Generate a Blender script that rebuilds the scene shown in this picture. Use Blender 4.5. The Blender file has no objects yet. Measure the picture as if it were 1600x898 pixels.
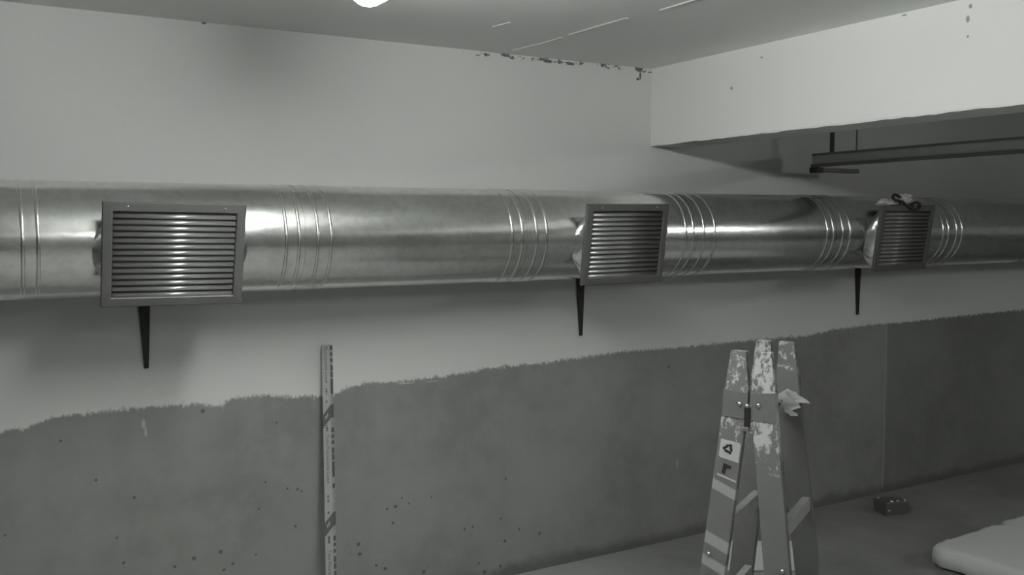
import bpy, bmesh, math, random
from mathutils import Vector, Matrix, Euler
random.seed(7)
scene = bpy.context.scene
COL = scene.collection
R = math.radians

# ------------------------------------------------------------------ camera
cam_d = bpy.data.cameras.new('camera')
cam_d.sensor_width = 36.0
cam_d.lens = 1472.6 / 1600 * 36.0
cam_d.clip_start = 0.05
cam = bpy.data.objects.new('camera', cam_d)
COL.objects.link(cam)
yaw, pit, rol = 0.5348, 0.0672, -0.0022
Fv = Vector((math.sin(yaw) * math.cos(pit), math.cos(yaw) * math.cos(pit), -math.sin(pit)))
Rv = Vector((math.cos(yaw), -math.sin(yaw), 0))
Uv = Rv.cross(Fv)
R2 = Rv * math.cos(rol) + Uv * math.sin(rol)
U2 = -Rv * math.sin(rol) + Uv * math.cos(rol)
m = Matrix((R2, U2, -Fv)).transposed().to_4x4()
m.translation = Vector((0, -3.859, 1.706))
cam.matrix_world = m
scene.camera = cam

# ------------------------------------------------------------------ world, exposure
w = bpy.data.worlds.new('world')
scene.world = w
w.use_nodes = True
w.node_tree.nodes['Background'].inputs[0].default_value = (0.5, 0.5, 0.5, 1)
w.node_tree.nodes['Background'].inputs[1].default_value = 0.02
vs = scene.view_settings
vs.view_transform = 'Standard'
vs.look = 'None'
vs.exposure = 0.0
vs.gamma = 1.0
vs.use_curve_mapping = False
scene.cycles.max_bounces = 6
scene.cycles.diffuse_bounces = 5
scene.cycles.glossy_bounces = 3
scene.cycles.adaptive_threshold = 0.03
scene.cycles.caustics_reflective = False
scene.cycles.caustics_refractive = False
LAMP_MAIN, LAMP_RIGHT, LAMP_LEFT, FILL_REAR = 54.0, 42.0, 4.0, 28.0      # diffuser strengths; the rear one is an added unseen fill

# ------------------------------------------------------------------ material helpers
class NT:
    """small wrapper to write node trees briefly"""
    def __init__(s, name):
        s.mat = bpy.data.materials.new(name)
        s.mat.use_nodes = True
        s.t = s.mat.node_tree
        s.b = s.t.nodes['Principled BSDF']
    def n(s, kind, **kw):
        nd = s.t.nodes.new(kind)
        for k, v in kw.items():
            setattr(nd, k, v)
        return nd
    def l(s, a, b):
        s.t.links.new(a, b)
    def put(s, sock, v):
        if isinstance(v, (int, float)):
            sock.default_value = v
        elif isinstance(v, (tuple, list)):
            sock.default_value = tuple(v) if len(v) == len(sock.default_value) else tuple(v) + (1,)
        else:
            s.l(v, sock)
    def math(s, op, a, b=0.0, c=0.0, clamp=False):
        nd = s.n('ShaderNodeMath', operation=op, use_clamp=clamp)
        s.put(nd.inputs[0], a); s.put(nd.inputs[1], b); s.put(nd.inputs[2], c)
        return nd.outputs[0]
    def noise(s, vec, scale, detail=4, rough=0.55):
        nd = s.n('ShaderNodeTexNoise')
        s.l(vec, nd.inputs['Vector'])
        nd.inputs['Scale'].default_value = scale
        nd.inputs['Detail'].default_value = detail
        nd.inputs['Roughness'].default_value = rough
        return nd.outputs['Fac']
    def step(s, v, lo, hi):
        nd = s.n('ShaderNodeMapRange', interpolation_type='SMOOTHSTEP')
        s.put(nd.inputs['Value'], v)
        s.put(nd.inputs['From Min'], lo); s.put(nd.inputs['From Max'], hi)
        return nd.outputs[0]
    def remap(s, v, a, b, c, d):
        nd = s.n('ShaderNodeMapRange')
        s.put(nd.inputs['Value'], v)
        for i, q in enumerate((a, b, c, d)):
            nd.inputs[1 + i].default_value = q
        return nd.outputs[0]
    def mix(s, f, a, b):
        nd = s.n('ShaderNodeMix', data_type='RGBA')
        s.put(nd.inputs['Factor'], f); s.put(nd.inputs['A'] if False else nd.inputs[6], a); s.put(nd.inputs[7], b)
        return nd.outputs[2]
    def pos(s):
        return s.n('ShaderNodeNewGeometry').outputs['Position']
    def obj(s):
        return s.n('ShaderNodeTexCoord').outputs['Object']
    def xyz(s, v):
        nd = s.n('ShaderNodeSeparateXYZ'); s.l(v, nd.inputs[0]); return nd.outputs
    def scale(s, v, sc):
        nd = s.n('ShaderNodeVectorMath', operation='MULTIPLY'); s.l(v, nd.inputs[0]); nd.inputs[1].default_value = sc
        return nd.outputs[0]
    def bump(s, h, strength=0.3, dist=0.01):
        nd = s.n('ShaderNodeBump')
        nd.inputs['Strength'].default_value = strength
        nd.inputs['Distance'].default_value = dist
        s.l(h, nd.inputs['Height']); s.l(nd.outputs[0], s.b.inputs['Normal'])
    def out(s, base, rough=0.6, metal=0.0, spec=None):
        s.put(s.b.inputs['Base Color'], base)
        s.put(s.b.inputs['Roughness'], rough)
        s.put(s.b.inputs['Metallic'], metal)
        if spec is not None:
            s.b.inputs['Specular IOR Level'].default_value = spec
        return s.mat

def g(v):            # the photo is almost grey with a faint green cast
    return (v * 0.985, v, v * 0.975, 1)

def plain(name, v, rough=0.6, metal=0.0, var=0.12, sc=25, spec=None):
    t = NT(name)
    n = t.noise(t.obj(), sc)
    t.out(t.mix(n, g(v * (1 - var)), g(v * (1 + var))), rough, metal, spec)
    return t.mat

def dots(t, px, pz, spots):
    """mask of small blemishes (x, z, rx, rz) on a wall, each with its own place"""
    acc = None
    for (x, z, rx, rz) in spots:
        a = t.math('MULTIPLY_ADD', px, 1 / rx, -x / rx)
        b = t.math('MULTIPLY_ADD', pz, 1 / rz, -z / rz)
        d = t.math('MULTIPLY_ADD', a, a, t.math('MULTIPLY', b, b))
        acc = d if acc is None else t.math('MINIMUM', acc, d)
    return t.math('SUBTRACT', 1.0, t.step(acc, 0.3, 1.0))

def pits(t, px, pz, spots):
    """round blow holes, sorted into three sizes: two cheap nodes each"""
    cmb = t.n('ShaderNodeCombineXYZ'); t.put(cmb.inputs[0], px); t.put(cmb.inputs[1], pz)
    acc = None
    for lo, hi in ((0, .0078), (.0078, .0098), (.0098, 1)):
        grp = [q for q in spots if lo <= (q[2] + q[3]) / 2 < hi]
        if not grp:
            continue
        r = sum((q[2] + q[3]) / 2 for q in grp) / len(grp)
        best = None
        for q in grp:
            nd = t.n('ShaderNodeVectorMath', operation='DISTANCE')
            t.l(cmb.outputs[0], nd.inputs[0]); nd.inputs[1].default_value = (q[0], q[1], 0)
            best = nd.outputs['Value'] if best is None else t.math('MINIMUM', best, nd.outputs['Value'])
        k = t.math('SUBTRACT', 1.0, t.step(best, r * .45, r))
        acc = k if acc is None else t.math('MAXIMUM', acc, k)
    return acc

PITS = [(0.897, 0.37, .013, .014), (0.791, 0.363, .012, .009), (0.437, 0.734, .009, .009), (0.572, 0.646, .008, .008),
        (1.087, 0.633, .007, .006), (1.179, 0.592, .007, .006), (1.223, 0.583, .009, .008), (1.24, 0.572, .006, .006),
        (1.056, 0.524, .007, .007), (1.212, 0.424, .008, .008), (0.125, 0.573, .007, .008), (0.526, 0.394, .010, .009),
        (0.505, 0.497, .007, .007), (1.041, 0.333, .008, .007), (0.716, 0.343, .010, .007), (0.945, 0.312, .010, .008),
        (0.909, 0.293, .009, .009), (3.255, 0.946, .010, .010), (0.983, 1.081, .011, .006), (0.84, 0.959, .012, .018),
        (1.138, 0.879, .008, .004), (1.673, 0.437, .012, .011), (1.633, 0.432, .009, .008), (1.705, 0.471, .008, .007),
        (1.739, 0.442, .008, .007), (1.66, 0.363, .009, .008), (1.62, 0.161, .011, .012), (1.577, 0.184, .009, .009),
        (1.81, 0.11, .013, .011), (1.852, 0.454, .007, .007), (2.024, 0.275, .009, .008), (2.068, 0.277, .008, .008),
        (2.218, 0.059, .013, .013), (2.098, 0.095, .010, .009), (2.129, 0.048, .011, .011), (2.243, 0.178, .010, .010),
        (2.222, 0.292, .008, .008), (2.323, 0.224, .010, .009), (2.441, 0.182, .010, .010), (2.248, 0.482, .009, .008),
        (0.32, 0.9, .006, .006), (1.494, 0.296, .009, .014), (1.50, 0.25, .011, .009)]

def wall_material():
    t = NT('half_painted_concrete')
    P = t.pos()
    x, y, z = t.xyz(P)
    # hand-rolled lower edge of the white paint, following the wall
    cu = t.n('ShaderNodeFloatCurve')
    pts = [(-1, .955), (.12, .958), (.235, .965), (.27, .99), (.55, .998), (.80, .992), (.92, .975), (.95, .996), (1.08, 1.002), (1.2, .985),
           (1.34, .968), (1.40, .975), (1.46, 1.0), (1.55, 1.012), (1.70, 1.003), (1.9, 1.008), (2.15, 1.026), (2.5, 1.032), (2.936, 1.05),
           (3.3, 1.045), (3.9, 1.05), (4.297, 1.046), (4.55, 1.07), (4.75, 1.08), (5.2, 1.078), (5.8, 1.09), (6.485, 1.097), (8.99, 1.10)]
    c = cu.mapping.curves[0]
    P2 = [((a + 1) / 10.0, (b - 0.9) / 0.3) for a, b in pts]
    c.points[0].location = P2[0]; c.points[1].location = (1.0, P2[-1][1])
    for q in P2[1:]:
        c.points.new(*q)
    for q in c.points:
        q.handle_type = 'VECTOR'
    cu.mapping.update()
    t.l(t.math('MULTIPLY', t.math('ADD', x, 1.0), 0.1, clamp=True), cu.inputs['Value'])
    edge = t.math('MULTIPLY_ADD', cu.outputs[0], 0.3, 0.9)
    rag = t.math('ADD', t.math('MULTIPLY', t.math('SUBTRACT', t.noise(P, 22, 3, .7), .5), 0.042),
                 t.math('MULTIPLY', t.math('SUBTRACT', t.noise(t.scale(P, (80, 80, 40)), 1, 4, .75), .5), 0.055))
    d = t.math('ADD', t.math('SUBTRACT', z, edge), rag)
    paint = t.step(d, -0.009, 0.009)
    # colours
    big = t.noise(P, 1.3, 4, .6)
    fine = t.noise(P, 60, 3, .6)
    pc = t.mix(big, g(.69), g(.76))
    pc = t.mix(t.math('MULTIPLY', fine, .12), pc, g(.5))
    cc = t.mix(t.step(big, .32, .68), g(.21), g(.295))
    streak = t.noise(t.scale(P, (6, 6, .5)), 1, 4, .6)
    cc = t.mix(t.math('MULTIPLY', t.step(streak, .45, .75), .35), cc, g(.22))
    cc = t.mix(t.math('MULTIPLY', t.step(t.noise(P, 7, 4, .75), .38, .66), .5), cc, g(.30))
    # blow holes: explicit ones and a sprinkle near the floor
    vor = t.n('ShaderNodeTexVoronoi'); t.l(P, vor.inputs['Vector']); vor.inputs['Scale'].default_value = 34
    sprinkle = t.math('MULTIPLY', t.math('LESS_THAN', vor.outputs['Distance'], .14),
                      t.math('GREATER_THAN', t.noise(P, 3.1, 3, .6), t.math('MULTIPLY_ADD', z, .55, .40)))
    pit = t.math('MAXIMUM', pits(t, x, z, PITS), t.math('MULTIPLY', sprinkle, .35))
    cc = t.mix(t.math('MULTIPLY', pit, .75), cc, g(.07))
    chalk = dots(t, x, z, [(.614, .932, .009, .022), (.621, .90, .006, .024), (3.319, .411, .006, .03), (1.73, .992, .05, .004), (1.86, .99, .04, .003)])
    cc = t.mix(t.math('MULTIPLY', chalk, .8), cc, g(.5))
    # past the cold joint the pour is darker
    cc = t.mix(t.math('MULTIPLY', t.step(x, 4.99, 5.03), .27), cc, g(.06))
    # the cold joint: a pale vertical run of slurry
    joint = t.math('SUBTRACT', 1.0, t.step(t.math('ABSOLUTE', t.math('SUBTRACT', x, t.math('MULTIPLY_ADD', t.noise(P, 4, 2), .02, 5.004))), .004, .014))
    cc = t.mix(t.math('MULTIPLY', joint, .35), cc, g(.45))
    # dirt along the foot of the wall
    foot = t.math('SUBTRACT', 1.0, t.step(t.math('ADD', z, t.math('MULTIPLY', t.noise(P, 5, 3, .7), -.10)), -.03, .03))
    cc = t.mix(t.math('MULTIPLY', foot, .7), cc, g(.10))
    col = t.mix(paint, cc, pc)
    # plaster broken out at the ceiling joint
    chip = t.math('MULTIPLY', t.math('GREATER_THAN', t.noise(t.scale(P, (14, 14, 30)), 1, 4, .7), t.math('MULTIPLY_ADD', x, -.045, .665)),
                  t.math('GREATER_THAN', z, 2.478))
    chip = t.math('MULTIPLY', chip, t.math('GREATER_THAN', x, 2.0))
    chip = t.math('MAXIMUM', chip, dots(t, x, z, [(3.045, 2.488, .022, .012), (3.05, 2.46, .008, .025), (3.035, 2.442, .014, .008), (.88, 2.497, .012, .006)]))
    col = t.mix(t.math('MULTIPLY', chip, .85), col, g(.06))
    t.bump(t.noise(P, 26, 3, .7), .16, .005)
    return t.out(col, t.remap(paint, 0, 1, .82, .62), 0, .3)

def white_plaster(name, a=.58, b=.68, spots=(), axis=0, foot=False):
    t = NT(name)
    P = t.pos()
    xs = t.xyz(P)
    c = t.mix(t.noise(P, 1.7, 5, .6), g(a), g(b))
    c = t.mix(t.math('MULTIPLY', t.step(t.noise(P, 45, 4, .7), .66, .78), .25), c, g(.3))
    if spots:
        c = t.mix(t.math('MULTIPLY', dots(t, xs[axis], xs[2], spots), .7), c, g(.12))
    if foot:
        c = t.mix(t.step(t.math('ADD', xs[2], t.math('MULTIPLY', t.noise(P, 9, 4), .06)), 1.02, 1.04), g(.28), c)
    t.bump(t.noise(P, 30, 3, .7), .14, .005)
    return t.out(c, .7, 0, .25)

def ceiling_material():
    t = NT('ceiling_paint')
    P = t.pos()
    c = t.mix(t.noise(P, 1.5, 4, .6), g(.85), g(.90))
    c = t.mix(t.math('MULTIPLY', t.step(t.noise(t.scale(P, (4, 9, 1)), 3, 5, .7), .68, .74), .35), c, g(.8))
    t.bump(t.noise(P, 14, 3, .65), .15, .006)
    return t.out(c, .7, 0, .25)

def floor_material():
    t = NT('concrete_floor')
    P = t.pos()
    c = t.mix(t.step(t.noise(P, 1.6, 5, .65), .3, .7), g(.21), g(.30))
    c = t.mix(t.math('MULTIPLY', t.step(t.noise(P, 11, 5, .7), .4, .7), .4), c, g(.27))
    c = t.mix(t.math('MULTIPLY', t.step(t.noise(t.scale(P, (1, 2.4, 1)), 8, 4, .6), .69, .76), .6), c, g(.45))
    c = t.mix(t.math('MULTIPLY', t.step(t.noise(P, 38, 3, .6), .72, .80), .6), c, g(.5))
    x = t.xyz(P)[0]           # paler tone painted in towards the lamp side, brightening floor and bounce
    bounce_lift = t.math('SUBTRACT', 1.0, t.step(t.math('ADD', x, t.math('MULTIPLY', t.noise(P, 1.1, 4, .7), 1.6)), 3.0, 4.6))
    c = t.mix(t.math('MULTIPLY', bounce_lift, .6), c, g(.50))
    t.bump(t.noise(P, 30, 3, .7), .3, .006)
    return t.out(c, t.remap(t.noise(P, 2.2, 3), .3, .7, .45, .75), 0, .35)

def galvanised():
    t = NT('galvanised_steel')
    P = t.pos()
    cloud = t.noise(P, 3.2, 3, .6)
    spangle = t.noise(P, 70, 2, .6)
    scuff = t.noise(t.scale(P, (1.2, 4, 4)), 2.0, 3, .55)
    base = t.mix(t.step(cloud, .42, .68), g(.84), g(.92))
    base = t.mix(t.math('MULTIPLY', t.step(scuff, .45, .75), .4), base, g(.72))
    base = t.mix(t.math('MULTIPLY', t.step(t.noise(P, 28, 4, .7), .42, .62), .35), base, g(.60))
    rough = t.math('ADD', t.remap(spangle, .3, .7, .175, .215), t.math('MULTIPLY', t.step(cloud, .35, .7), .045))
    t.bump(t.noise(t.scale(P, (3, 5, 5)), 2.2, 3, .6), .09, .012)
    return t.out(base, rough, 1.0)

def ladder_paint(name, amount, bands=(), z0=.90, z1=1.10):
    t = NT(name)
    P = t.obj()
    z = t.xyz(P)[2]
    c = t.mix(t.noise(P, 12, 4), g(.13), g(.175))
    spl = t.noise(t.scale(P, (30, 30, 20)), 1, 6, .75)
    up = t.step(z, z0, z1)                     # most splashes sit around the top
    thr = t.math('SUBTRACT', .70, t.math('MULTIPLY', up, amount))
    c = t.mix(t.math('MULTIPLY', t.step(spl, thr, t.math('ADD', thr, .07)), .9), c, g(.50))
    x = t.xyz(P)[0]
    for (za, zb, sl) in bands:
        zz = t.math('ADD', z, t.math('MULTIPLY', x, sl))
        k = t.math('MULTIPLY', t.step(zz, za, za + .006), t.math('SUBTRACT', 1.0, t.step(zz, zb - .006, zb)))
        c = t.mix(t.math('MULTIPLY', k, .75), c, g(.38))
    t.bump(spl, .15, .003)
    return t.out(c, .55, 0, .35)

M = {}
M['wall'] = wall_material()
M['beam'] = white_plaster('beam_plaster', .76, .82, [(-1.761, 2.427, .009, .015), (-1.763, 2.366, .006, .006), (-.583, 2.33, .010, .009), (-.769, 2.442, .008, .006), (-1.5, 2.49, .015, .004), (-1.77, 2.47, .008, .010)], 1)
M['far_wall'] = white_plaster('far_wall_plaster', .68, .75, foot=True)
M['front_wall'] = white_plaster('dark_front_wall', .24, .30)
M['ceiling'] = ceiling_material()
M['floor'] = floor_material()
M['galv'] = galvanised()
M['black_steel'] = plain('black_steel', .018, .5, .0, .3, 40)
M['grille'] = plain('grey_lacquered_aluminium', .105, .50, .0, .06, 60)
M['slat'] = plain('satin_louvre_aluminium', .22, .25, .32, .05, 60)
M['dark'] = plain('duct_inside_shade', .02, .7, 0, .2)
M['ladder_a'] = ladder_paint('painted_wood_splashed', .19, [(.805, .845, .42), (.62, .665, .42), (.545, .585, .42)])
M['ladder_b'] = ladder_paint('painted_wood_heavily_splashed', .225, (), .84, 1.02)
M['ladder_c'] = ladder_paint('painted_wood_dull', .19, (), 1.05, 1.25)
M['hinge'] = plain('painted_hinge_plate', .19, .42, .3, .15, 40)
M['rivet'] = plain('bright_rivet', .55, .25, .9, .1)
M['tread'] = plain('worn_tread_wood', .33, .6, 0, .25, 18)
M['rag'] = plain('grey_white_rag', .62, .85, 0, .2, 30)
M['foam'] = plain('white_polystyrene', .70, .8, 0, .06, 90)
M['card'] = plain('white_card', .44, .55, 0, .06, 30)
M['ink'] = plain('grey_ink', .12, .6, 0, .1)
M['band'] = plain('dark_band_ink', .13, .55, 0, .1)
M['rail'] = plain('dull_zinc_rail', .48, .5, .1, .15, 12)
M['rail_dark'] = plain('dark_zinc', .17, .5, .3, .2, 12)
M['cord'] = plain('dark_cord', .02, .6, 0, .2)
M['housing'] = plain('white_housing', .7, .4, 0, .04)
M['box'] = plain('dark_plastic_box', .11, .35, 0, .25, 30)

def lamp_mat(name, s):
    t = NT(name)
    t.out((.9, .9, .9, 1), .4)
    t.b.inputs['Emission Color'].default_value = (.985, 1, .975, 1)
    t.b.inputs['Emission Strength'].default_value = s
    return t.mat

# ------------------------------------------------------------------ mesh helpers
def mesh_obj(name, bm, mat, parent=None, smooth=False, loc=None):
    me = bpy.data.meshes.new(name)
    bmesh.ops.recalc_face_normals(bm, faces=bm.faces[:])
    bm.to_mesh(me); bm.free()
    if smooth:
        for p in me.polygons:
            p.use_smooth = True
    me.materials.append(mat)
    o = bpy.data.objects.new(name, me)
    COL.objects.link(o)
    if parent:
        o.parent = parent
    if loc:
        o.location = loc
    return o

def link_mesh(name, me, parent=None, loc=(0, 0, 0), rot=(0, 0, 0)):
    o = bpy.data.objects.new(name, me); COL.objects.link(o)
    o.parent = parent; o.location = loc; o.rotation_euler = rot
    return o

def empty(name, loc=(0, 0, 0), rot=(0, 0, 0)):
    o = bpy.data.objects.new(name, None)
    o.empty_display_size = .1
    COL.objects.link(o)
    o.location = loc; o.rotation_euler = rot
    return o

def tag(o, label, cat, group=None):
    o['label'] = label; o['category'] = cat
    if group:
        o['group'] = group
    return o

def struct(o, label=None):
    o['kind'] = 'structure'
    if label:
        o['label'] = label
    return o

def box(bm, x0, x1, y0, y1, z0, z1, bev=0.0):
    r = bmesh.ops.create_cube(bm, size=1.0)
    for v in r['verts']:
        v.co = Vector(((x0 + x1) / 2 + v.co.x * (x1 - x0), (y0 + y1) / 2 + v.co.y * (y1 - y0), (z0 + z1) / 2 + v.co.z * (z1 - z0)))
    if bev:
        es = list({e for v in r['verts'] for e in v.link_edges})
        bmesh.ops.bevel(bm, geom=es, offset=bev, segments=2, affect='EDGES', profile=.5)
    return bm

def newbox(*a, **k):
    return box(bmesh.new(), *a, **k)

def revolve_x(prof, seg=96, caps=False):
    """profile [(x, radius)] turned about the x axis"""
    bm = bmesh.new()
    rings = []
    for (x, r) in prof:
        rings.append([bm.verts.new((x, -r * math.cos(2 * math.pi * i / seg), r * math.sin(2 * math.pi * i / seg))) for i in range(seg)])
    for a, b in zip(rings, rings[1:]):
        for i in range(seg):
            j = (i + 1) % seg
            bm.faces.new((a[i], a[j], b[j], b[i]))
    if caps:
        bm.faces.new(rings[0]); bm.faces.new(list(reversed(rings[-1])))
    return bm

def prism(pts, axis, a, b, bev=0):
    """polygon pts (2-D) extruded along axis ('x','y','z') from a to b"""
    bm = bmesh.new()
    def co(p, t):
        return {'x': (t, p[0], p[1]), 'y': (p[0], t, p[1]), 'z': (p[0], p[1], t)}[axis]
    A = [bm.verts.new(co(p, a)) for p in pts]
    B = [bm.verts.new(co(p, b)) for p in pts]
    n = len(pts)
    bm.faces.new(A); bm.faces.new(list(reversed(B)))
    for i in range(n):
        j = (i + 1) % n
        bm.faces.new((A[i], B[i], B[j], A[j]))
    if bev:
        bmesh.ops.recalc_face_normals(bm, faces=bm.faces[:])
        bmesh.ops.bevel(bm, geom=bm.edges[:], offset=bev, segments=2, affect='EDGES', profile=.5)
    return bm

def tube(pts, rad, seg=8, closed=False):
    bm = bmesh.new()
    pts = [Vector(p) for p in pts]
    rings = []
    prev = Vector((0, 0, 1))
    for i, p in enumerate(pts):
        t = (pts[min(i + 1, len(pts) - 1)] - pts[max(i - 1, 0)]).normalized()
        a = prev.cross(t)
        if a.length < 1e-3:
            a = Vector((1, 0, 0)).cross(t)
        a.normalize(); b = t.cross(a)
        prev = b.cross(t) if False else prev
        rings.append([bm.verts.new(p + (a * math.cos(2 * math.pi * k / seg) + b * math.sin(2 * math.pi * k / seg)) * rad) for k in range(seg)])
    for A, B in zip(rings, rings[1:]):
        for k in range(seg):
            j = (k + 1) % seg
            bm.faces.new((A[k], A[j], B[j], B[k]))
    bm.faces.new(rings[0]); bm.faces.new(list(reversed(rings[-1])))
    return bm

def dome(rad, h, seg=14, rings=5):
    """rivet head bulging towards -y, base at y=0"""
    bm = bmesh.new()
    rr = []
    for k in range(rings):
        a = k / rings * math.pi / 2
        rr.append([bm.verts.new((rad * math.cos(a) * math.cos(2 * math.pi * i / seg), -h * math.sin(a), rad * math.cos(a) * math.sin(2 * math.pi * i / seg))) for i in range(seg)])
    top = bm.verts.new((0, -h, 0))
    for A, B in zip(rr, rr[1:]):
        for i in range(seg):
            bm.faces.new((A[i], A[(i + 1) % seg], B[(i + 1) % seg], B[i]))
    for i in range(seg):
        bm.faces.new((rr[-1][i], rr[-1][(i + 1) % seg], top))
    bm.faces.new(list(reversed(rr[0])))
    return bm

def catmull(pts, n=8):
    out = []
    P = [Vector(p) for p in pts]
    for i in range(len(P) - 1):
        p0, p1, p2, p3 = P[max(i - 1, 0)], P[i], P[i + 1], P[min(i + 2, len(P) - 1)]
        for k in range(n):
            t = k / n
            out.append(.5 * ((2 * p1) + (p2 - p0) * t + (2 * p0 - 5 * p1 + 4 * p2 - p3) * t * t + (3 * p1 - p0 - 3 * p2 + p3) * t ** 3))
    out.append(P[-1])
    return out

# ------------------------------------------------------------------ the setting
H = 2.5
X0, X1, Y1 = -6.5, 11.0, -5.6
struct(mesh_obj('floor', newbox(X0 - .2, X1 + .2, Y1 - .2, .2, -.15, 0), M['floor']), 'grey concrete garage floor with white specks')
ceil = struct(mesh_obj('ceiling', newbox(X0 - .2, X1 + .2, Y1 - .2, .2, H, H + .2), M['ceiling']), 'pale painted concrete ceiling')
struct(mesh_obj('wall_rear', newbox(X0, X1, 0, .2, 0, H), M['wall']), 'concrete wall painted white above a ragged edge, bare grey below')
struct(mesh_obj('wall_left', newbox(X0 - .2, X0, Y1, .2, 0, H), M['far_wall']))
struct(mesh_obj('wall_right', newbox(X1, X1 + .2, Y1, .2, 0, H), M['far_wall']))
struct(mesh_obj('wall_front', newbox(X0, X1, Y1 - .2, Y1, 0, H), M['front_wall']))

# beam: bottom arris slightly chipped and wavy
bm = bmesh.new()
nb = 220
sec = []
for i in range(nb + 1):
    y = -3.4 * i / 110
    if i > 110:
        y = -3.4 - 2.2 * (i - 110) / 110
    j = random.uniform(-.0022, .0022) if i <= 110 else 0
    k = random.uniform(-.004, .0015) if i <= 110 else 0
    sec.append([bm.verts.new(v) for v in ((3.123, y, H), (3.123, y, 2.112 + .002), (3.126 + k * .3, y, 2.106 + j), (3.35, y, 2.106), (3.35, y, H))])
for a, b in zip(sec, sec[1:]):
    for q in range(5):
        r = (q + 1) % 5
        bm.faces.new((a[q], a[r], b[r], b[q]))
bm.faces.new(sec[0]); bm.faces.new(list(reversed(sec[-1])))
struct(mesh_obj('trim_1', bm, M['beam']), 'deep white painted downstand beam running out from the wall')

# formwork ridges left in the ceiling (children of the ceiling)
for (pts, wd) in (([(2.235, -.10), (2.262, -.30), (2.262, -.46)], .006), ([(2.262, -.52), (2.272, -.90)], .012), ([(2.298, -1.07), (2.302, -1.42)], .010),
                  ([(1.905, -.50), (1.92, -.60)], .008)):
    pp = [Vector((a, b, H)) for a, b in pts]
    rb = bmesh.new()
    rows = []
    for p in pp:
        rows.append([rb.verts.new(p + Vector(d)) for d in ((-wd, 0, .0005), (-wd * .3, 0, -.0028), (wd * .3, 0, -.0028), (wd, 0, .0005))])
    for a, b in zip(rows, rows[1:]):
        for q in range(3):
            rb.faces.new((a[q], a[q + 1], b[q + 1], b[q]))
        rb.faces.new((a[3], a[0], b[0], b[3]))
    rb.faces.new(rows[0]); rb.faces.new(list(reversed(rows[-1])))
    mesh_obj('formwork_ridge', rb, M['ceiling'], ceil)

# ------------------------------------------------------------------ luminaires
def luminaire(x, y0, y1, s, label):
    e = empty('ceiling_luminaire', (x, (y0 + y1) / 2, H))
    hl = abs(y1 - y0) / 2
    mesh_obj('housing', newbox(-.022, .022, -hl + .01, hl - .01, -.056, -.0005, bev=.004), M['housing'], e)
    # oval opal diffuser with rounded ends
    bm = bmesh.new()
    rows = []
    for yy, f in [(-hl, .45), (-hl + .004, .72), (-hl + .014, .92), (-hl + .03, 1), (hl - .03, 1), (hl - .014, .92), (hl - .004, .72), (hl, .45)]:
        rows.append([bm.verts.new((f * .052 * math.cos(R(q)), yy, -.098 + f * .043 * math.sin(R(q)))) for q in range(0, 360, 20)])
    for a, b in zip(rows, rows[1:]):
        for q in range(18):
            bm.faces.new((a[q], a[(q + 1) % 18], b[(q + 1) % 18], b[q]))
    bm.faces.new(rows[0]); bm.faces.new(list(reversed(rows[-1])))
    mesh_obj('diffuser', bm, lamp_mat('lit_diffuser', s), e, True)
    for sg in (-1, 1):
        mesh_obj('end_clip', newbox(-.012, .012, sg * (hl - .11), sg * (hl - .09), -.062, -.050) if sg > 0 else newbox(-.012, .012, -hl + .09, -hl + .11, -.062, -.050), M['housing'], e)
    return tag(e, label, 'lamp', 'fluorescent ceiling luminaires')

luminaire(1.10, -2.37, -1.125, LAMP_MAIN, 'glaring fluorescent luminaire on the ceiling, cut by the top of the picture')
luminaire(1.11, -4.95, -3.70, FILL_REAR, 'added unseen fill luminaire on the ceiling above and behind the camera')  # added out of view to fill shadows and lift the ceiling
luminaire(6.1, -5.0, -3.5, LAMP_RIGHT, 'fluorescent luminaire on the ceiling beyond the white beam')
luminaire(-3.4, -2.6, -1.1, LAMP_LEFT, 'fluorescent luminaire on the ceiling left of the picture')

# ------------------------------------------------------------------ ventilation duct
DY, DZ, DR = -.263, 1.655, .203
duct = empty('ventilation_duct', (0, DY, DZ))
tag(duct, 'long round galvanised steel ventilation duct running along the wall', 'duct')
joints = [(.062, .11, .191, .236), (1.051, 1.099, 1.171, 1.222), (2.014, 2.063, 2.134, 2.185), (2.962, 3.009, 3.074, 3.143), (3.922, 3.968, 4.040, 4.097),
          (4.884, 4.933, 5.007, 5.058), (-.93, -.88, -.81, -.76), (5.85, 5.90, 5.97, 6.02), (6.82, 6.87, 6.94, 6.99)]
joints.sort()
mids = [(j[1] + j[2]) / 2 for j in joints]
ends = [-3.0] + mids + [9.5]
for a, b in zip(ends, ends[1:]):
    mesh_obj('pipe_section', revolve_x([(a, DR), (b, DR)]), M['galv'], duct, True)
bead_prof = []
for k in range(9):
    a = math.pi * k / 8
    bead_prof.append((-.0065 * math.cos(a), DR - .001 + .0042 * math.sin(a)))
bead = None
for j in joints:
    for x in j:
        if bead is None:
            bead = mesh_obj('bead', revolve_x(bead_prof), M['galv'], duct, True, (x, 0, 0))
        else:
            link_mesh('bead', bead.data, duct, (x, 0, 0))
    # seam between the two pipe ends
    c = (j[1] + j[2]) / 2
    mesh_obj('seam_band', revolve_x([(c - .012, DR + .0008), (c + .012, DR + .0008)]), M['galv'], duct, True)
for x in (-3.0, 9.5):
    mesh_obj('end_plate', revolve_x([(x - .004, DR + .004), (x + .004, DR + .004)], caps=True), M['galv'], duct)

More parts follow.
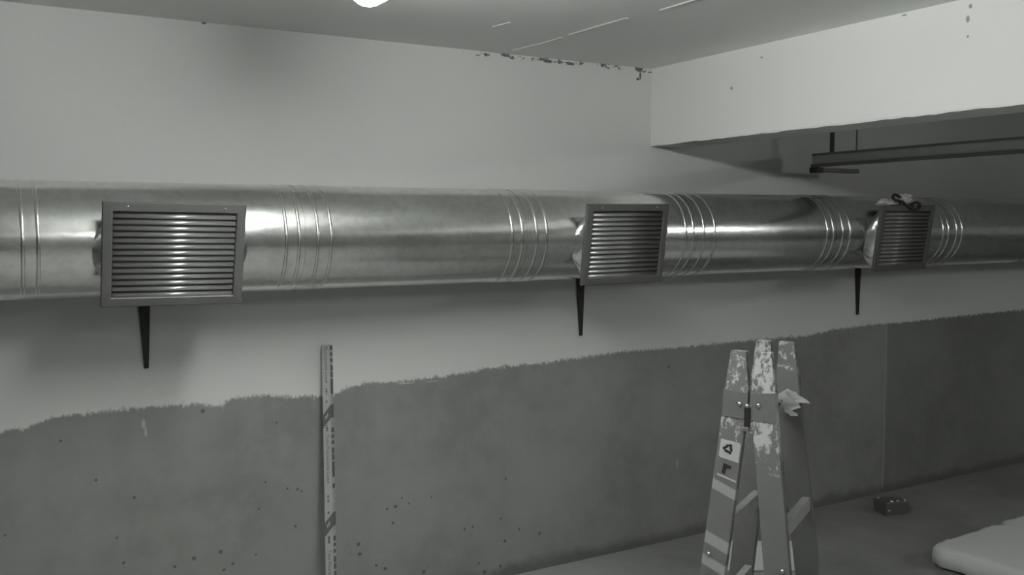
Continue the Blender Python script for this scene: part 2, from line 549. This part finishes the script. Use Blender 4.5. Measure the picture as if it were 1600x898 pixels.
# ------------------------------------------------------------------ grilles and their boots
GW, GH = .467, .360
grilles = [((.6506, -.5066, 1.6039), .2155, 0.0, .0167), ((2.595, -.4826, 1.6159), .1447, .037, -.0098), ((4.4945, -.500, 1.6254), .1444, .036, -.0067)]
def grille_matrix(c, t, ya, ro):
    return Matrix.Translation(c) @ Matrix.Rotation(ya, 4, 'Z') @ Matrix.Rotation(t, 4, 'X') @ Matrix.Rotation(ro, 4, 'Y')

def boot(c, t, ya, ro):
    """sheet-metal neck from the round pipe out to the back of the grille"""
    Mx = grille_matrix(c, t, ya, ro)
    n = 14
    per = [(-1 + 2 * i / n, 1) for i in range(n)] + [(1, 1 - 2 * i / n) for i in range(n)] + [(1 - 2 * i / n, -1) for i in range(n)] + [(-1, -1 + 2 * i / n) for i in range(n)]
    bm = bmesh.new()
    rows = []
    K = 6
    for k in range(K + 1):
        f = k / K
        row = []
        for sx, sz in per:
            A = Mx @ Vector((sx * .222, .010, sz * .168))
            ex, ez = sx * math.sqrt(1 - sz * sz / 2), sz * math.sqrt(1 - sx * sx / 2)     # square to round
            ph = -.20 + ez * .86
            B = Vector((c[0] + ex * (.262 if c[0] < 1 else .285), DY - (DR - .004) * math.cos(ph), DZ + (DR - .004) * math.sin(ph)))
            q = f ** 1.5
            P = A.lerp(B, f)
            P.x = A.x + (B.x - A.x) * (q if f < 1 else 1)
            row.append(bm.verts.new(P - Vector((0, DY, DZ))))
        rows.append(row)
    L = len(per)
    for a, b in zip(rows, rows[1:]):
        for i in range(L):
            bm.faces.new((a[i], a[(i + 1) % L], b[(i + 1) % L], b[i]))
    o = mesh_obj('branch_boot', bm, M['galv'], duct, True)
    return o

def slat_mesh():
    """one shallow rounded louvre blade, its outer edge low"""
    bm = bmesh.new()
    L = .199
    th = R(-2)
    prof = []
    N = 8
    for i in range(N + 1):            # convex outer skin from the top inner edge to the bottom lip
        a = i / N
        y = .008 - .015 * math.sin(a * math.pi * .56)
        z = .0105 - .0205 * a
        prof.append((y, z))
    prof.append((prof[-1][0] + .002, prof[-1][1] - .0015))
    inner = [(y + .0022, z - .0006) for y, z in reversed(prof)]
    pr = prof + inner
    A = [bm.verts.new((-L, y, z)) for y, z in pr]
    B = [bm.verts.new((L, y, z)) for y, z in pr]
    n = len(pr)
    for i in range(n):
        j = (i + 1) % n
        bm.faces.new((A[i], B[i], B[j], A[j]))
    bm.faces.new(A); bm.faces.new(list(reversed(B)))
    bmesh.ops.recalc_face_normals(bm, faces=bm.faces[:])
    me = bpy.data.meshes.new('slat'); bm.to_mesh(me); bm.free()
    for p in me.polygons:
        p.use_smooth = len(p.vertices) == 4
    me.materials.append(M['slat'])
    return me
SLAT = slat_mesh()
def frame_bm():
    bm = bmesh.new()
    ow, oh, iw, ih = GW / 2, GH / 2, .2005, .1465
    lev = [(ow - .001, oh - .001, .012), (ow, oh, .0), (ow - .003, oh - .003, -.004), (iw + .004, ih + .004, -.006), (iw, ih, -.003), (iw, ih, .018)]
    rows = [[bm.verts.new((sx * a, y, sz * b)) for sx, sz in ((-1, -1), (1, -1), (1, 1), (-1, 1))] for a, b, y in lev]
    for A, B in zip(rows, rows[1:]):
        for i in range(4):
            bm.faces.new((A[i], A[(i + 1) % 4], B[(i + 1) % 4], B[i]))
    A, B = rows[-1], rows[0]
    for i in range(4):
        bm.faces.new((A[i], A[(i + 1) % 4], B[(i + 1) % 4], B[i]))
    return bm
labels = ['largest grey louvred air grille, at the left end of the duct', 'middle grey louvred air grille of the three on the duct',
          'smallest, shaded louvred air grille with a tangled cord on its top edge']
for (c, t, ya, ro), lab in zip(grilles, labels):
    boot(c, t, ya, ro)
    e = empty('air_grille')
    e.matrix_world = grille_matrix(c, t, ya, ro)
    tag(e, lab, 'air grille', 'louvred grilles on the duct')
    mesh_obj('frame', frame_bm(), M['grille'], e)
    for i in range(14):
        z = .1465 - .0112 - i * (.293 - .0215) / 13
        link_mesh('slat', SLAT, e, (0, .0045, z), (R(random.uniform(-1.6, 1.6)), R(random.uniform(-.12, .12)), R(random.uniform(-.25, .25))))
    mesh_obj('shade_backing', newbox(-.20, .20, .0225, .0240, -.146, .146), M['dark'], e)  # near-black sheet standing in for the shade inside the duct
    sc = mesh_obj('screw', dome(.005, .002, 10, 3), M['rivet'], e, True, (-.155, -.0050, .163))
    link_mesh('screw', sc.data, e, (.160, -.0050, .163))

# ------------------------------------------------------------------ duct brackets
brl = ['black steel bracket under the largest grille', 'black steel bracket under the middle grille', 'black steel bracket just left of the smallest grille']
for x, lab in zip((.630, 2.682, 4.733), brl):
    e = empty('duct_bracket', (x, 0, 1.15))
    tag(e, lab, 'bracket', 'brackets carrying the duct')
    top = DZ - DR - 1.15 - .0005
    mesh_obj('wall_leg', prism([(-.008, 0), (.008, 0), (.021, top - .006), (-.027, top - .006)], 'y', -.009, -.0005), M['black_steel'], e)
    mesh_obj('arm', prism([(-.027, -.0005), (.021, -.0005), (.010, -.40), (-.010, -.40)], 'z', top - .006, top), M['black_steel'], e)
    s1 = mesh_obj('bolt_head', dome(.007, .005, 6, 3), M['black_steel'], e, False, (0, -.009, .010))

# ------------------------------------------------------------------ hanging rail in the next bay
e = empty('hanging_rail', (4.14, -.20, 2.05))
tag(e, 'dull metal channel rail hung below the ceiling behind the white beam', 'rail')
rl = 4.2
# C channel, open side down, running out from the wall
sec = [(-.03, .035), (.03, .035), (.03, -.030), (.018, -.030), (.018, -.024), (.026, -.024), (.026, .030), (-.026, .030), (-.026, -.024), (-.018, -.024), (-.018, -.030), (-.03, -.030)]
mesh_obj('channel', prism(sec, 'y', -rl, .015), M['rail'], e)
mesh_obj('lower_lip', newbox(-.042, -.030, -rl, .015, -.036, -.018, bev=.002), M['rail_dark'], e)
mesh_obj('upper_lip', newbox(-.036, -.030, -rl, .012, .028, .040), M['rail_dark'], e)
hs = None
for yy in (-.08, -1.6, -3.2):
    mesh_obj('hanger_strap', newbox(.004, .034, yy - .003, yy + .003, .035, .4495), M['black_steel'], e)
mesh_obj('hanger_wire', newbox(-.003, .003, -.262, -.256, .035, .4495), M['rail_dark'], e)
mesh_obj('cross_bar', newbox(-.02, .32, -.02, .02, -.060, -.037, bev=.003), M['rail_dark'], e)
mesh_obj('end_block', newbox(-.045, .012, -.030, .020, -.066, -.036, bev=.002), M['black_steel'], e)

# ------------------------------------------------------------------ cord and plastic on the farthest grille
cp = [(4.447, -.50, 1.847), (4.425, -.50, 1.857), (4.395, -.505, 1.860), (4.376, -.51, 1.846), (4.392, -.515, 1.830), (4.43, -.53, 1.822), (4.45, -.53, 1.808),
      (4.475, -.535, 1.797), (4.492, -.54, 1.787), (4.525, -.54, 1.780), (4.558, -.54, 1.788), (4.572, -.535, 1.803), (4.556, -.53, 1.818), (4.53, -.52, 1.812), (4.51, -.53, 1.797), (4.50, -.54, 1.785)]
o = mesh_obj('cord', tube(catmull(cp, 6), .0075), M['cord'], None, True)
tag(o, 'tangled dark cord lying on top of the smallest grille', 'cord')
bm = bmesh.new()
bmesh.ops.create_icosphere(bm, subdivisions=4, radius=1)
from mathutils import noise as mnoise
for v in bm.verts:
    d = 1 + .40 * mnoise.noise(v.co * 2.2 + Vector((3, 1, 7))) + .16 * mnoise.noise(v.co * 5.5)
    v.co = Vector((v.co.x * .055 * d, v.co.y * .035 * d, v.co.z * .034 * d))
o = mesh_obj('crumpled_plastic', bm, M['rag'], None, True, (4.515, -.475, 1.832))
tag(o, 'crumpled pale plastic scrap behind the dark cord on the duct', 'scrap')
bm = bmesh.new()
bmesh.ops.create_icosphere(bm, subdivisions=4, radius=1)
for v in bm.verts:
    d = 1 + .45 * mnoise.noise(v.co * 1.9 + Vector((9, 4, 2))) + .15 * mnoise.noise(v.co * 6)
    v.co = Vector((v.co.x * .075 * d, v.co.y * .03 * d, v.co.z * .022 * d))
o = mesh_obj('crumpled_plastic', bm, M['rag'], None, True, (4.385, -.47, 1.815))
tag(o, 'flat pale plastic scrap at the left end of the smallest grille', 'scrap')

# ------------------------------------------------------------------ fluorescent tube carton leaning on the wall
B = Vector((1.2825, -.240, 0.0)); T = Vector((1.354, -.0275, 1.188))
ax = (T - B).normalized()
L = (T - B).length
nb_ = Vector((.763, -.65, 0)); nb_ = (nb_ - ax * nb_.dot(ax)).normalized()
ly = ax.cross(nb_)
mw = Matrix((nb_, ly, ax)).transposed().to_4x4()
mw.translation = B + Vector((0, 0, .010))
L -= .006
ct = empty('tube_carton'); ct.matrix_world = mw
tag(ct, 'slim printed carton of a fluorescent tube leaning upright against the wall', 'carton')
hw = .0175
bm = newbox(-hw, hw, -hw, hw, 0, L, bev=.001)
mesh_obj('sleeve', bm, M['card'], ct)
mesh_obj('end_flap', newbox(-hw + .002, hw - .002, -hw + .002, hw - .002, L, L + .002), M['card'], ct)
def text_mesh(name, s, size, mat, parent, mat4):
    cu = bpy.data.curves.new(name, 'FONT')
    cu.body = s; cu.size = size; cu.extrude = .0001; cu.align_x = 'LEFT'; cu.align_y = 'CENTER'
    o = bpy.data.objects.new(name + '_tmp', cu); COL.objects.link(o)
    dg = bpy.context.evaluated_depsgraph_get()
    me = bpy.data.meshes.new_from_object(o.evaluated_get(dg))
    bpy.data.objects.remove(o); bpy.data.curves.remove(cu)
    me.materials.clear(); me.materials.append(mat)
    q = bpy.data.objects.new(name, me); COL.objects.link(q)
    q.parent = parent
    q.matrix_local = mat4
    return q
# face A is local -y; text runs downwards: text x -> -z, text y -> +x, text normal -> -y
rA = Matrix(((0, 1, 0), (0, 0, -1), (-1, 0, 0))).to_4x4()
def on_A(x, d):
    mm = rA.copy(); mm.translation = Vector((x, -hw - .0003, L - d)); return mm
k = .0028     # metres along the carton per photo pixel
for d, s, sz in (((543 - 541) * k, 'Fluorescente Lineal', .0195), ((606 - 541) * k, '36 W', .013), ((659 - 541) * k, '', .0), ((675 - 541) * k, 'Tubo Fluorescente Lineal', .0195),
                 ((764 - 541) * k, '36 W', .013), ((843 - 541) * k, 'Tubo Fluorescente Lineal', .0195), ((930 - 541) * k, '', 0)):
    if s and s != '36 W':
        text_mesh('printed_text', s, sz, M['ink'], ct, on_A(.001, d))
# blurred small print: fine bars
def bars_A(spans, x0, x1):
    bm = bmesh.new()
    for a, b in spans:
        box(bm, x0, x1, -hw - .0005, -hw - .0001, L - b, L - a)
    return bm
mesh_obj('small_print', bars_A([(.183, .188), (.191, .199), (.203, .206), (.232, .236), (.238, .242), (.335, .338), (.342, .352), (.354, .360), (.625, .632), (.636, .641), (.646, .652), (.69, .70), (.79, .82)], -.004, .004), M['ink'], ct)['kind'] = 'stuff'
# dark slanted bands wrapping both faces
for c in (.290, .735):
    bm = bmesh.new()
    t0 = .028
    # face A: from left (-x) low to right (+x) high
    A = [(-hw - .0004, -hw - .0004, L - c - .032 - t0), (hw + .0004, -hw - .0004, L - c + .012 - t0), (hw + .0004, -hw - .0004, L - c + .012 + t0), (-hw - .0004, -hw - .0004, L - c - .032 + t0)]
    Bq = [(hw + .0004, -hw - .0004, L - c + .012 - t0), (hw + .0004, hw, L - c + .016 - t0), (hw + .0004, hw, L - c + .016 + t0), (hw + .0004, -hw - .0004, L - c + .012 + t0)]
    for q in (A, Bq):
        bm.faces.new([bm.verts.new(v) for v in q])
    mesh_obj('slanted_band', bm, M['band'], ct)
    em = bmesh.new()
    for i in range(5):
        box(em, -.006 + .0028 * i - .001, -.006 + .0028 * i + .001, -hw - .0007, -hw - .0005, L - c - .022 + .0035 * i, L - c - .008 + .0035 * i)
    mesh_obj('band_emblem', em, M['card'], ct)
# dark printed blocks on the side face (+x)
blocks = []
for base in (0.0, .345, .79):
    for a, b in ((.001, .020), (.030, .044), (.055, .070), (.084, .108), (.112, .135), (.142, .205), (.232, .252)):
        blocks.append((base + a, base + b))
for a, b in blocks:
    if b < L - .02 and not any(abs((a + b) / 2 - (c - .014)) < .05 for c in (.290, .735)):
        mesh_obj('printed_block', newbox(hw + .0001, hw + .0005, -hw + .003, hw - .003, L - b, L - a), M['ink'], ct)

# ------------------------------------------------------------------ ladder
LZ = R(-59.9)
ld = empty('stepladder', (2.168, -1.692, 0), (0, 0, LZ))
tag(ld, 'paint-splashed wooden folding stepladder standing in front of the wall', 'ladder')
prof_u = [(1.302, .039, .050), (1.175, .043, .076), (1.12, .0455, .080), (0.0, .168, .084)]
def rail_bm(sg, v0, sv):
    bm = bmesh.new()
    th = .014
    rows = []
    for z, c, wd in prof_u:
        v = v0 + sv * .05 * (1.3 - z)
        # inner edge nearly straight near the top, outer edge tapering
        rows.append([bm.verts.new((sg * c + a * wd / 2, v + b * th, z)) for a, b in ((-1, -1), (1, -1), (1, 1), (-1, 1))])
    for A, Bq in zip(rows, rows[1:]):
        for i in range(4):
            bm.faces.new((A[i], A[(i + 1) % 4], Bq[(i + 1) % 4], Bq[i]))
    bm.faces.new(rows[0]); bm.faces.new(list(reversed(rows[-1])))
    bmesh.ops.recalc_face_normals(bm, faces=bm.faces[:])
    bmesh.ops.bevel(bm, geom=[e for e in bm.edges], offset=.002, segments=1, affect='EDGES')
    return bm
rails = [(-1, 0, -1, 'ladder_a'), (1, 0, -1, 'ladder_b'), (-1, .307, 1, 'ladder_b'), (1, .307, 1, 'ladder_c')]
for sg, v0, sv, mt in rails:
    mesh_obj('side_rail', rail_bm(sg, v0, sv), M[mt], ld)
# hinge plates with rivets on the near pair and the far pair
rv = None
for v0, sv, fs in ((0, -1, -1), (.307, 1, 1)):
    for sg in (-1, 1):
        vv = v0 + sv * .05 * .165
        pl = prism([(sg * .004, 1.086), (sg * .087, 1.082 if sg > 0 else 1.092), (sg * .0825, 1.178), (sg * .004, 1.170)], 'y', vv + fs * .0145 , vv + fs * .0185)
        p = mesh_obj('hinge_plate', pl, M['hinge'], ld)
        if rv is None:
            rv = mesh_obj('rivet', dome(.0085, .007), M['rivet'], p, True, (sg * .030, vv - .0185, 1.135))
            rivet_me = rv.data
        else:
            link_mesh('rivet', rivet_me, p, (sg * .030, vv + fs * .0185, 1.135), (0, 0, 0 if fs < 0 else math.pi))
    vv = v0 + sv * .05 * .165 + fs * .0185
    link_mesh('hinge_pin', rivet_me, ld, (-.006, vv, 1.130), (0, 0, 0 if fs < 0 else math.pi))
    lat = mesh_obj('latch', newbox(-.014, .006, min(vv, vv + fs * .006), max(vv, vv + fs * .006), 1.060, 1.128, bev=.002), M['black_steel'], ld)
    mesh_obj('latch_hook', newbox(-.020, .002, min(vv, vv + fs * .010), max(vv, vv + fs * .010), 1.050, 1.064, bev=.002), M['hinge'], lat)
    mesh_obj('rivet', dome(.0085, .007), M['rivet'], ld, True, (-.118, v0 - sv * 0 + (-.05 * .66 if sv < 0 else .05 * .66) + fs * .0145, .640)) if fs < 0 else None
    if fs < 0:
        link_mesh('rivet', rivet_me, ld, (.118, -.05 * .68 - .0145, .625))
# treads of both halves
for sg in (-1, 1):
    for z in (.765, .485, .205):
        u = sg * (.0455 + (1.12 - z) / 1.12 * .1225)
        va = -.05 * (1.3 - z) + .013; vb = .307 + .05 * (1.3 - z) - .013
        mesh_obj('rung', newbox(u + .012, u + .039, va, vb, z - .046, z, bev=.002), M['tread'], ld)
# top spacer rod of the right half
mesh_obj('spacer_rod', tube([(.052, .012, 1.118), (.052, .300, 1.118)], .010, 10), M['hinge'], ld, True)
# stickers on the near left rail
def on_rail(z):
    return -(.0455 + (1.12 - z) / 1.12 * .1225), -.05 * (1.3 - z) - .0143
c, v = on_rail(.985)
tl = math.atan(.1225 / 1.12)
st = mesh_obj('label_sticker', prism([(-.030, -.024), (-.024, -.030), (.036, -.036), (.036, .022), (.030, .028), (-.030, .030)], 'y', -.0008, 0), M['card'], ld, False, (c - .001, v, .985))
st.rotation_euler = (-.05, -tl * -1, 0)
# a dark triangular three-arrow mark on the sticker
bm = bmesh.new()
for i in range(3):
    a0 = R(90 + 120 * i); a1 = R(90 + 120 * (i + 1) - 28)
    p0 = Vector((math.cos(a0), 0, math.sin(a0))) * .013; p1 = Vector((math.cos(a1), 0, math.sin(a1))) * .013
    d = (p1 - p0).normalized(); nn = Vector((-d.z, 0, d.x)) * .0042
    A = [p0 - nn, p0 + nn, p1 + nn, p1 - nn]
    f = [bm.verts.new(q + Vector((-.002, -.0012, .002))) for q in A]
    bm.faces.new(f)
    h = [p1 - nn * 2, p1 + nn * 2, p1 + d * .006]
    bm.faces.new([bm.verts.new(q + Vector((-.002, -.0013, .002))) for q in h])
mesh_obj('recycling_mark', bm, M['cord'], st)
c, v = on_rail(.925)
st2 = mesh_obj('label_sticker', prism([(-.028, -.028), (.036, -.040), (.036, -.034), (-.028, -.022)], 'y', -.0008, 0), M['card'], ld, False, (c, v, .925))
st2.rotation_euler = (-.05, tl, 0)
bm = bmesh.new()
for q in ([(-.014, -.018), (-.004, -.020), (-.002, .000), (.014, -.001), (.014, .010), (-.012, .014)],):
    bm.faces.new([bm.verts.new((a, -.0010, b)) for a, b in q])
mesh_obj('dark_mark', bm, M['cord'], st2)

# rag hung over the spacer rod
bm = bmesh.new()
nu, nv = 26, 22
gr = []
for i in range(nu + 1):
    row = []
    s = -1 + 2 * i / nu                      # across the rod
    for j in range(nv + 1):
        q = j / nv                           # along the rod
        v = .095 + .19 * q
        half = .050 + .012 * math.sin(q * 5 + s) + (.022 * q if s > 0 else 0)
        arc = s * half
        rr = .0125 + .010 * q
        if abs(arc) < rr * math.pi / 2:
            a = arc / rr
            u = .052 + rr * math.sin(a); z = 1.118 + rr * math.cos(a)
        else:
            sg = 1 if arc > 0 else -1
            u = .052 + sg * (rr + 1.0 * (abs(arc) - rr * math.pi / 2)); z = 1.118 - .75 * (abs(arc) - rr * math.pi / 2)
        wv = Vector((u, v, z))
        nn = mnoise.noise(Vector((s * 2.2, q * 3.5, 1.3)))
        n2 = mnoise.noise(Vector((s * 5, q * 9, 4.3)))
        k2 = min(1, abs(s) * 1.6)
        u += (.016 * nn + .008 * n2) * k2 + .016 * math.sin(q * 14) * k2 * (1 if s > 0 else .4)
        z += .006 * abs(n2) + .010 * nn * (1 - k2 * .3)
        v += .012 * mnoise.noise(Vector((s * 3, q * 2, 8)))
        row.append(bm.verts.new((u, v, z)))
    gr.append(row)
for i in range(nu):
    for j in range(nv):
        bm.faces.new((gr[i][j], gr[i + 1][j], gr[i + 1][j + 1], gr[i][j + 1]))
bmesh.ops.solidify(bm, geom=bm.faces[:], thickness=.003)
rag = mesh_obj('rag', bm, M['rag'], None, True, (2.168, -1.692, 0))
rag.rotation_euler = (0, 0, LZ)
tag(rag, 'crumpled pale rag hanging inside the top of the stepladder', 'rag')

# ------------------------------------------------------------------ things on the floor
# polystyrene slab with a stepped, worn back edge
out = [(4.13, -1.03), (4.16, -.965), (4.24, -.943), (4.43, -.935), (4.56, -.929), (4.69, -.919), (4.735, -.95), (4.765, -.955), (4.80, -.92), (4.865, -.905), (5.10, -.91), (5.28, -.92), (5.30, -1.3), (5.29, -1.72), (4.9, -1.76), (4.5, -1.78), (4.17, -1.77), (4.145, -1.5), (4.15, -1.3)]
bm = bmesh.new()
dense = []
n = len(out)
for i in range(n):
    a, b = Vector(out[i]), Vector(out[(i + 1) % n])
    st_ = max(1, int((b - a).length / .03))
    for q in range(st_):
        p = a.lerp(b, q / st_)
        dense.append(p + Vector((random.uniform(-.007, .007), random.uniform(-.007, .007))))
cx = Vector((4.72, -1.35))
lev = [(.012, .985), (.016, 1.0), (.060, 1.0), (.092, .992), (.104, .975), (.107, .93)]
rows = []
for z, s in lev:
    rows.append([bm.verts.new((cx.x + (p.x - cx.x) * s, cx.y + (p.y - cx.y) * s, z + .004 * mnoise.noise(Vector((p.x * 5, p.y * 5, z * 30))))) for p in dense])
m_ = len(dense)
for a, b in zip(rows, rows[1:]):
    for i in range(m_):
        bm.faces.new((a[i], a[(i + 1) % m_], b[(i + 1) % m_], b[i]))
bm.faces.new(rows[0]); bm.faces.new(list(reversed(rows[-1])))
sl = empty('foam_slab', (0, 0, 0))
tag(sl, 'thick white foam slab lying on the floor in the right corner', 'foam slab')
mesh_obj('slab_body', bm, M['foam'], sl, True)
for (a, b) in ((4.35, -1.15), (5.1, -1.15), (4.35, -1.6), (5.1, -1.6)):
    mesh_obj('batten', newbox(a - .06, a + .06, b - .03, b + .03, 0, .0145), M['tread'], sl)

# low white block behind the ladder
wb = empty('foam_block', (3.35, -.605, 0), (0, 0, math.atan2(-.19, .32)))
tag(wb, 'low white foam block on the floor seen between the ladder rails', 'foam block')
mesh_obj('block_body', newbox(-.19, .19, 0, .10, .012, .128, bev=.004), M['foam'], wb)
mesh_obj('base_strip', newbox(-.185, .185, .004, .096, 0, .012), M['tread'], wb)

# small dark box with bright studs, by the foot of the wall
db = empty('parts_box', (4.715, -.29, 0), (0, 0, R(-16)))
tag(db, 'small dark box with bright metal dots at the foot of the wall', 'box')
bm = bmesh.new()
lev = [(.073, .055, 0), (.078, .060, .075), (.072, .054, .075), (.068, .050, .008)]
rows = [[bm.verts.new((sx * a, sy * b, z)) for sx, sy in ((-1, -1), (1, -1), (1, 1), (-1, 1))] for a, b, z in lev]
for A, Bq in zip(rows, rows[1:]):
    for i in range(4):
        bm.faces.new((A[i], A[(i + 1) % 4], Bq[(i + 1) % 4], Bq[i]))
bm.faces.new(rows[0]); bm.faces.new(list(reversed(rows[-1])))
mesh_obj('tray', bm, M['box'], db)
mesh_obj('lid', newbox(-.074, .074, -.056, .056, .066, .079, bev=.003), M['box'], db)
for (a, b) in ((-.030, -.044), (.012, -.044), (.060, -.044), (-.062, .040)):
    s_ = link_mesh('stud', rivet_me, db, (a, b, .079), (R(90) * -1, 0, 0)); s_.scale = (1.35, 1.35, 1.35)
link_mesh('stud', rivet_me, db, (-.055, -.0575, .030))
